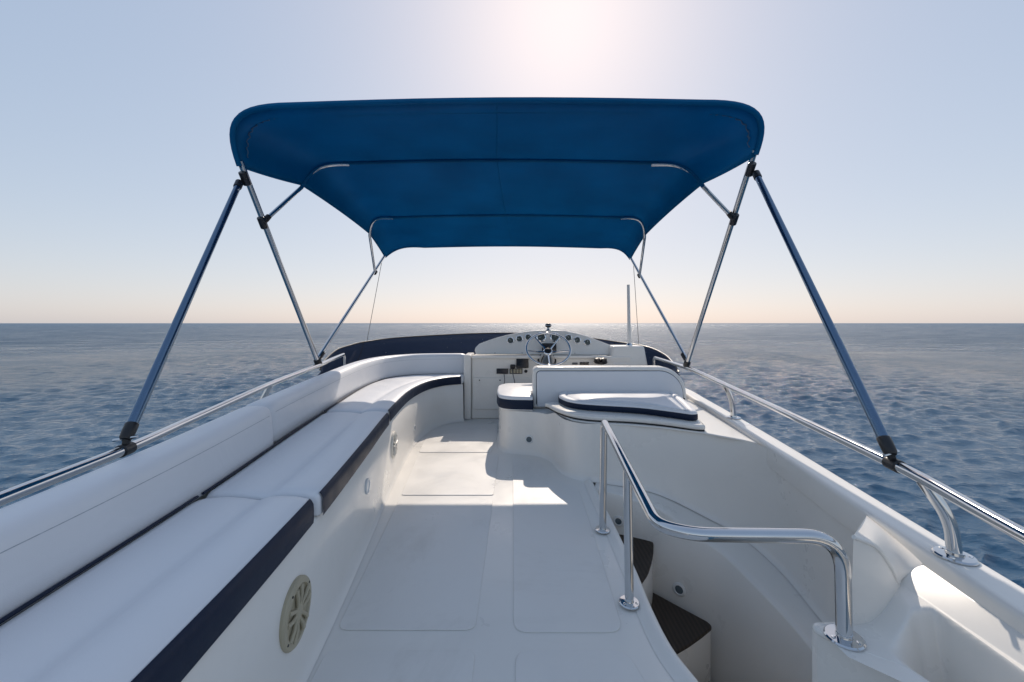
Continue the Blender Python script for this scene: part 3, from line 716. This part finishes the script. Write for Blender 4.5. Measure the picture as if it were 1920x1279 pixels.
lathe('hub', [(.050, -.02), (.052, .0), (.046, .014), (.036, .022), (.010, .024)], hubp, nw, M['chrome'], sw, seg=24)
lathe('hub_cap', [(.036, .020), (.034, .027), (.02, .031), (.004, .032)], hubp, nw, M['black'], sw, seg=20)
lathe('column', [(.085, -.16), (.080, -.13), (.055, -.06), (.046, -.02)], hubp, (nw+Vector((0, -.25, .0))).normalized(), M['steel'], sw, seg=24)
lathe('column_boot', [(.10, -.20), (.098, -.155), (.086, -.145)], hubp, (nw+Vector((0, -.25, .0))).normalized(), M['black'], sw, seg=24)

# ------------------------------------------------------------------ windscreen
ws = thing('windscreen', 'low dark navy smoked windscreen wrapping round the front of the flybridge', 'windscreen', (0, 5.0, .45))
top_px = [(600, 694, 3.40), (607, 678, 3.5), (630, 657, 3.85), (655, 648, 4.08), (682, 641.5, 4.28), (739, 634, 4.62), (852, 627, 4.98), (935, 624.6, 5.10), (1000, 625.5, 5.12), (1080, 631, 5.02), (1152, 640.5, 4.84), (1210, 649.5, 4.52), (1243, 663, 4.1), (1262, 680, 3.7), (1273, 698, 3.45)]
bot_px = [(596, 704, 3.42), (597, 703, 3.55), (606, 702, 3.9), (630, 698, 4.14), (662, 692, 4.38), (725, 686, 4.74), (846, 680, 5.10), (932, 678, 5.22), (1000, 678, 5.24), (1085, 680, 5.14), (1160, 688, 4.95), (1218, 695, 4.6), (1255, 700, 4.15), (1270, 702, 3.75), (1277, 704, 3.46)]
tp = catmull([at(*p) for p in top_px], 6); bp_ = catmull([at(*p) for p in bot_px], 6)
rows = [[b.lerp(t_, f)+Vector((0, .04*math.sin(f*math.pi), 0)) for t_, b in zip(tp, bp_)] for f in (0, .25, .5, .75, 1)]
loft('screen_panel', rows, M['screen_tint'], ws, solid=.006, ang=80)
tube('top_trim', tp, .007, M['black'], ws, seg=8)
for i in (24, 60): 
    tube('screen_joint', [r[i]-Vector((0, .004, 0)) for r in rows], .006, M['black'], ws, seg=6)

# ------------------------------------------------------------------ speakers and courtesy lamps on the sofa base
def wall_frame(y):
    P = offs(SEAT_F, -.004, 0); 
    for a, b in zip(P, P[1:]):
        if a.y <= y <= b.y:
            t_ = (b-a).normalized(); p = a.lerp(b, (y-a.y)/(b.y-a.y)); return p, t_, Vector((t_.y, -t_.x, 0))
def speaker(y, h, r, label, mat):
    p, tg, nr = wall_frame(y); c = Vector((p.x, p.y, h)); root = thing('speaker', label, 'speaker', c, 'round speakers in the sofa base')
    lathe('flange', [(r, -.004), (r, .006), (r*.96, .011), (r*.80, .013), (r*.76, .006)], c, nr, mat, root, seg=40)
    lathe('cone', [(r*.77, .0), (r*.74, .005), (r*.3, .002), (r*.2, .004)], c, nr, M['cone'], root, seg=32)
    up = Vector((0, 0, 1))
    for i in range(5):
        for da in (-.20, .20):
            a = 2*math.pi*i/5+.3; v0 = tg*math.cos(a+da*1.7)+up*math.sin(a+da*1.7); v1 = tg*math.cos(a+da)+up*math.sin(a+da)
            tube('grille_spoke', [c+v0*r*.20+nr*.010, c+v0.lerp(v1, .6)*r*.5+nr*.014, c+v1*r*.79+nr*.011], [.0050, .0052, .0065], mat, root, seg=8)
    lathe('grille_hub', [(r*.25, .006), (r*.25, .013), (r*.15, .016)], c, nr, mat, root, seg=20)
    for a in (.55, 2.1, 3.7, 5.2):
        v = tg*math.cos(a)+up*math.sin(a); lathe('screw', [(.004, .010), (.003, .0135)], c+v*r*.88, nr, M['black'], root, seg=8)
speaker(1.105, .198, .088, 'large beige round speaker low on the near sofa base', M['speaker'])
speaker(2.62, .200, .088, 'pale round speaker on the sofa base farther forward', M['speaker_white'])
def lamp(c, nr, r, label):
    root = thing('courtesy_lamp', label, 'lamp', c, 'small round courtesy lamps in the mouldings')
    lathe('bezel', [(r, -.003), (r, .004), (r*.9, .007), (r*.66, .008), (r*.62, .003)], c, nr, M['white'], root, seg=24)
    lathe('lens', [(r*.63, .0), (r*.62, .004), (r*.3, .006)], c, nr, M['lamp_glass'], root, seg=20)
p, tg, nr = wall_frame(1.90); c = Vector((p.x, p.y, .222))
cl = thing('access_cap', 'round white blank cap on the sofa base between the two speakers', 'cap', c)
lathe('ring', [(.036, -.003), (.036, .004), (.031, .007), (.027, .004)], c, nr, M['white'], cl, seg=28)
lathe('disc', [(.0275, .0), (.027, .0035), (.012, .0045)], c, nr, M['white'], cl, seg=24)
p, tg, nr = wall_frame(3.36); lamp(Vector((p.x, p.y, .115)), nr, .028, 'small lamp low on the curved end of the sofa base')
lamp(Vector((.130, 3.033, .115)), Vector((-.12, -1, 0)).normalized(), .034, 'small lamp on the helm seat base above the deck')
def on_wall(a, b, i, f):
    p = a[i].lerp(b[i], f); t_ = (a[min(i+1, len(a)-1)]-a[i-1]); t_.z = 0; t_.normalize(); return p, Vector((t_.y, -t_.x, 0))
m40 = [x.lerp(y, .4) for x, y in zip(lil, lbl)]
def lamp_on_stair(px, py, label, r):
    best = None
    for i in range(1, len(lil)-1):
        for f in [k/40 for k in range(41)]:
            p = lil[i].lerp(lbl[i], f); u = 960+p.x/p.y*746.67 if p.y > .3 else 9e9; v = 606+(1-p.z)/p.y*746.67 if p.y > .3 else 9e9
            d = (u-px)**2+(v-py)**2
            if best is None or d < best[0]: best = (d, i, f)
    i, f = best[1], best[2]; p = lil[i].lerp(lbl[i], f); t_ = lil[i+1]-lil[i-1]; t_.z = 0; up = (lil[i]-lbl[i]).normalized(); nr = t_.normalized().cross(up).normalized()
    if nr.dot(Vector((0, 0, 1))-p) < 0: nr = -nr
    lamp(p+nr*.002, nr, r, label)
lamp_on_stair(1160, 978, 'small lamp on the stair wall above the upper tread', .030)
lamp_on_stair(1275, 1106, 'small lamp on the stair wall above the lower tread', .034)

# ------------------------------------------------------------------ rails
def flange(c, nr, r, parent, mat='steel'):
    f = lathe('flange', [(r, 0), (r, .003), (r*.92, .006), (r*.45, .0075), (r*.42, .014)], c, nr, M[mat], parent, seg=28)
    q = Vector(nr).normalized().to_track_quat('Z', 'Y')
    for a in (.6, 2.7, 4.8): lathe('screw', [(.006, .0055), (.005, .0085), (.002, .009)], Vector(c)+q @ Vector((math.cos(a), math.sin(a), 0))*r*.70, nr, M['chrome'], f, seg=8)
RT = .0158
rr_ = thing('side_rail', 'polished steel side rail on the right coaming with curved posts', 'rail', (1.3, 2.0, .39), 'steel side rails')
rail_pts = catmull([(.90, .30, .563), (1.047, .815, .565), (1.127, 1.085, .571), (1.163, 1.26, .575), (1.26, 1.85, .588), (1.36, 2.47, .60), (1.43, 2.95, .613), (1.468, 3.33, .625), (1.475, 3.75, .634)], 6)
end = at(1227, 670.5, 4.06)
tube('handrail', rail_pts+fillet([rail_pts[-1], end, end+Vector((.015, .03, -.24))], .03)[1:], RT, M['steel'], rr_, seg=16)
def post(parent, foot, top, r=.0155):
    foot, top = Vector(foot), Vector(top)
    knee = Vector((foot.x*.85+top.x*.15, foot.y*.9+top.y*.1, foot.z+(top.z-foot.z)*.52))
    tube('post', fillet([foot, knee, top], .07, 8), r, M['steel'], parent, seg=14); flange(foot, (0, 0, 1), .043, parent)
post(rr_, (1.172, 1.054, .3825), (1.128, 1.093, .566))
post(rr_, (1.418, 2.55, .394), (1.372, 2.56, .60))
lr_ = thing('side_rail', 'polished steel side rail on the left coaming behind the sofa', 'rail', (-1.4, 2.0, .4), 'steel side rails')
lrp = catmull([(-1.03, .25, .602), (-1.14, .86, .606), at(235, 843, 1.25), at(372, 781, 1.68), at(500, 723.5, 2.30), at(560, 699.5, 2.72), at(600, 684, 3.05), at(625, 673, 3.35)], 6)
end = at(645, 664.5, 3.70)
tube('handrail', lrp+fillet([lrp[-1], end, end+Vector((-.01, .03, -.24))], .03)[1:], RT, M['steel'], lr_, seg=16)
post(lr_, (-1.475, 2.32, .414), tuple(at(507, 722, 2.33)))
post(lr_, (-1.17, .70, .405), (-1.115, .73, .602))

# stair handrail
hr = thing('stair_handrail', 'bent polished steel handrail round the stair opening', 'handrail', (.42, 1.5, 0))
p0, p1 = Vector((.435, 1.91, 0.008)), Vector((.416, 1.412, .008))
t0 = at(1134, 790, 1.91)
fl = Vector((.797, .955, .2445))
path = [p0, Vector((.437, 1.905, t0.z-.012)), at(1137, 787, 1.90), at(1228, 962, 1.03), at(1262, 999, .925), at(1502, 1002, .90), at(1578, 1012, .868), fl]
path = [p0, Vector((.440, 1.905, .530)), at(1232, 985, 1.06), at(1300, 1002, .995), at(1579, 1006, .972), fl]
rail_c = fillet(path, [0, .035, .07, .10, .09, 0], 10)
tube('handrail', rail_c, .0168, M['steel'], hr, seg=18)
flange(p0, (0, 0, 1), .036, hr); flange(p1, (0, 0, 1), .036, hr); flange(fl, (-.05, 0, 1), .040, hr)
# middle post meets the rail
best = min(rail_c, key=lambda q: (q.y-1.405)**2 if q.z > .4 else 9)
tube('post', [p1, Vector((.409, 1.41, .484))], .0155, M['steel'], hr, seg=14)

# ------------------------------------------------------------------ bimini
bm_ = thing('bimini_top', 'dark blue canvas bimini canopy on a folding steel frame', 'awning', (-.08, 3.2, .62))
# each bow: left edge, left shoulder, left flat start, right ...
def bow(eL, xL, tL, tR, xR, eR, n=9):
    """control points -> dense section from left edge to right edge"""
    left = fillet([eL, xL, tL], 9, 14)
    q = catmull([eL, xL, eL.lerp(tL, .5)*.25+xL*.75, tL], 1)
    L_ = []
    for k in range(15):
        t = k/14; c1 = xL; L_.append(eL*(1-t)**3+3*(eL.lerp(c1, .75))*t*(1-t)**2+3*(tL.lerp(c1, .8))*t*t*(1-t)+tL*t**3)
    R_ = []
    for k in range(15):
        t = k/14; c1 = xR; R_.append(eR*(1-t)**3+3*(eR.lerp(c1, .75))*t*(1-t)**2+3*(tR.lerp(c1, .8))*t*t*(1-t)+tR*t**3)
    flat = [tL.lerp(tR, k/(n+1))+Vector((0, 0, .018*math.sin(math.pi*k/(n+1)))) for k in range(1, n+1)]
    return L_+flat+R_[::-1]
rear = bow(at(450, 312, 2.15), at(410, 200, 2.05), at(548, 198.5, 1.98), at(1316, 193.5, 1.98), at(1452, 192, 2.05), at(1416, 291, 2.15))
bow2 = bow(at(565, 346, 2.55), at(588, 300, 2.70), at(655, 303, 2.74), at(1222, 303, 2.60), at(1290, 299, 2.52), at(1318, 343, 2.33))
bow3 = bow(at(693, 438, 3.72), at(694, 400, 3.60), at(738, 406, 3.56), at(1163, 406, 3.48), at(1208, 400, 3.48), at(1209, 441, 3.55))
front = bow(at(722, 482, 4.35), at(748, 459, 4.39), at(796, 463, 4.40), at(1126, 464, 4.40), at(1166, 462, 4.39), at(1182, 486, 4.35))
def between(a, b, f, sag, edge_in):
    n = len(a); res = []
    for i in range(n):
        p = a[i].lerp(b[i], f); w = 4*f*(1-f); s = abs(2*i/(n-1)-1)
        p.z += -sag*w*(1-s**2)+(.030*w*max(0, s-.75)/.25)*edge_in
        p.x *= 1-(.018*w*max(0, s-.6)/.4)*edge_in
        res.append(p)
    return res
sections = [rear]
for a, b, cnt, ei in ((rear, bow2, 9, -.15), (bow2, bow3, 9, .25), (bow3, front, 7, .1)):
    for k in range(1, cnt): sections.append(between(a, b, k/cnt, .012, ei))
    sections.append(b)
canopy = loft('canopy', sections, M['canvas'], bm_, solid=.003, ang=80)
# sleeves over the bows and hems
tube('hem', [p+Vector((0, -.004, 0)) for p in rear], .014, M['canvas'], canopy, seg=10)
tube('hem', front, .012, M['canvas'], canopy, seg=10)
for bw in (bow2, bow3):
    tube('sleeve', [p+Vector((0, 0, -.010)) for p in bw[13:26]], .0135, M['canvas'], canopy, seg=10)
for side in (0, -1):
    tube('edge_hem', [s_[side] for s_ in sections], .006, M['canvas'], canopy, seg=8)
# puckered stitching beside the rear hem
def inset_path(f):
    res = []
    for i, p in enumerate(rear):
        res.append(p.lerp(bow2[i], f))
    return res
ip = resample(inset_path(.14), 260); N_ = len(ip)
ctr = Vector((-.08, 2.2, 1.75)); V = []; F = []
def pull_in(p, d): 
    v = (ctr-p); v.y = 0; return p+v.normalized()*d
for part_rng in ((5, 34), (226, 255)):
    pts = [pull_in(ip[i], .012+.006*math.sin(i*1.9)+.004*random.uniform(-1, 1))+Vector((0, -.006, 0)) for i in range(*part_rng)]
    rad = [.0022+.0045*abs(math.sin(i*.95))*random.random() for i in range(*part_rng)]
    tube('stitched_pucker', pts, rad, M['pucker'], canopy, seg=8)
tube('stitch_line', [pull_in(p, .008) for p in ip[60:200]], .003, M['canvas'], canopy, seg=6)
mid = len(rear)//2
tube('centre_seam', [s_[mid]+Vector((0, 0, -.004)) for s_ in sections], .0016, M['canvas'], canopy, seg=6)
# frame
def frame(side):
    if side < 0:
        piv = at(595, 676, 3.03); rear_e = rear[0]; front_e = front[0]; b2e, b3e = bow2, bow3; idx = list(range(0, 15)); near = at(236, 822, 1.25); tp_px = (457, 343)
    else:
        piv = at(1289, 679, 3.33); rear_e = rear[-1]; front_e = front[-1]; b2e, b3e = bow2[::-1], bow3[::-1]; idx = list(range(0, 15)); near = at(1670, 850, 1.20); tp_px = (1411, 335)
    leg = [piv, rear_e]
    tube('leg', [piv, rear_e+Vector((0, 0, .03))], .0165, M['steel'], bm_, seg=14)
    tube('front_leg', [piv+Vector((0, .01, .02)), front_e+Vector((0, 0, .02))], .014, M['steel'], bm_, seg=12)
    # pivots
    lathe('pivot_fitting', [(.022, -.01), (.026, .0), (.026, .05), (.019, .06)], piv-(rear_e-piv).normalized()*.045, (rear_e-piv), M['black'], bm_, seg=14)
    lathe('pivot_fitting', [(.019, 0), (.021, .02), (.021, .06), (.016, .065)], piv+(front_e-piv).normalized()*.03, (front_e-piv), M['black'], bm_, seg=12)
    tube('deck_hinge', [piv-Vector((0, 0, .06)), piv], [.012, .014], M['black'], bm_, seg=10)
    # branches of the middle bows
    d = rear_e-piv; j2 = piv+d*.775; j3 = piv+(front_e-piv)*.80
    cdir = (Vector(d)).normalized()
    lathe('collar', [(.018, -.034), (.0205, -.030), (.0205, .030), (.018, .034)], j2, cdir, M['fitting'], bm_, seg=16)
    lathe('collar', [(.018, -.022), (.021, -.018), (.021, .018), (.018, .022)], j3, (front_e-piv), M['black'], bm_, seg=14)
    tube('bow_tube', [j2]+[p+Vector((0, 0, -.020)) for p in b2e[0:15]], .0125, M['steel'], bm_, seg=12)
    tube('bow_tube', [j3]+[p+Vector((0, 0, -.018)) for p in b3e[0:15]], .0125, M['steel'], bm_, seg=12)
    e1 = j2+(b2e[0]-j2).normalized()*.03; lathe('bow_eye', [(.016, -.03), (.018, 0), (.016, .03)], e1, (b2e[0]-j2), M['black'], bm_, seg=12)
    # rear strut from the rail to the leg's upper collar
    jt = piv+d*.955; lathe('collar', [(.018, -.036), (.021, -.032), (.021, .032), (.018, .036)], jt, cdir, M['fitting'], bm_, seg=16)
    top_ = jt+Vector((.02*side, -.01, -.02))
    sdv = (top_-near).normalized()
    tube('rear_strut', [near+sdv*.03, top_-sdv*.02], .0155, M['alu'], bm_, seg=16)
    lathe('strut_end', [(.013, 0), (.0172, .008), (.0182, .03), (.0182, .052), (.0165, .055)], near-sdv*.005, sdv, M['black'], bm_, seg=16)
    lathe('strut_end', [(.0185, 0), (.0198, .005), (.0198, .05), (.012, .06)], top_-sdv*.06, sdv, M['fitting'], bm_, seg=16)
    # clamp on the rail
    rp = rail_pts if side > 0 else lrp
    q = min(rp, key=lambda v: (v-near).length); i = rp.index(q); rd = (rp[min(i+1, len(rp)-1)]-rp[i-1]).normalized()
    near2 = min([rp[k].lerp(rp[k+1], f/10) for k in range(len(rp)-1) for f in range(10)], key=lambda v: abs(v.y-near.y))
    lathe('rail_clamp', [(.0165, -.024), (.0195, -.021), (.0195, .021), (.0165, .024)], near2, rd, M['black'], bm_, seg=16)
    tube('clamp_eye', [near2, near+sdv*.01], [.010, .011], M['black'], bm_, seg=10)
    tube('clamp_pin', [near+Vector((-.03, -.01, -.004)), near+Vector((.03, .008, .004))], .005, M['steel'], bm_, seg=8)
    # front tension line
    s_ = piv+(front_e-piv)*.93
    e_ = at(688, 640, 4.5) if side < 0 else at(1198, 652, 4.5)
    tube('tension_line', [s_, e_], .0028, M['cord'], bm_, seg=6)
frame(-1); frame(1)
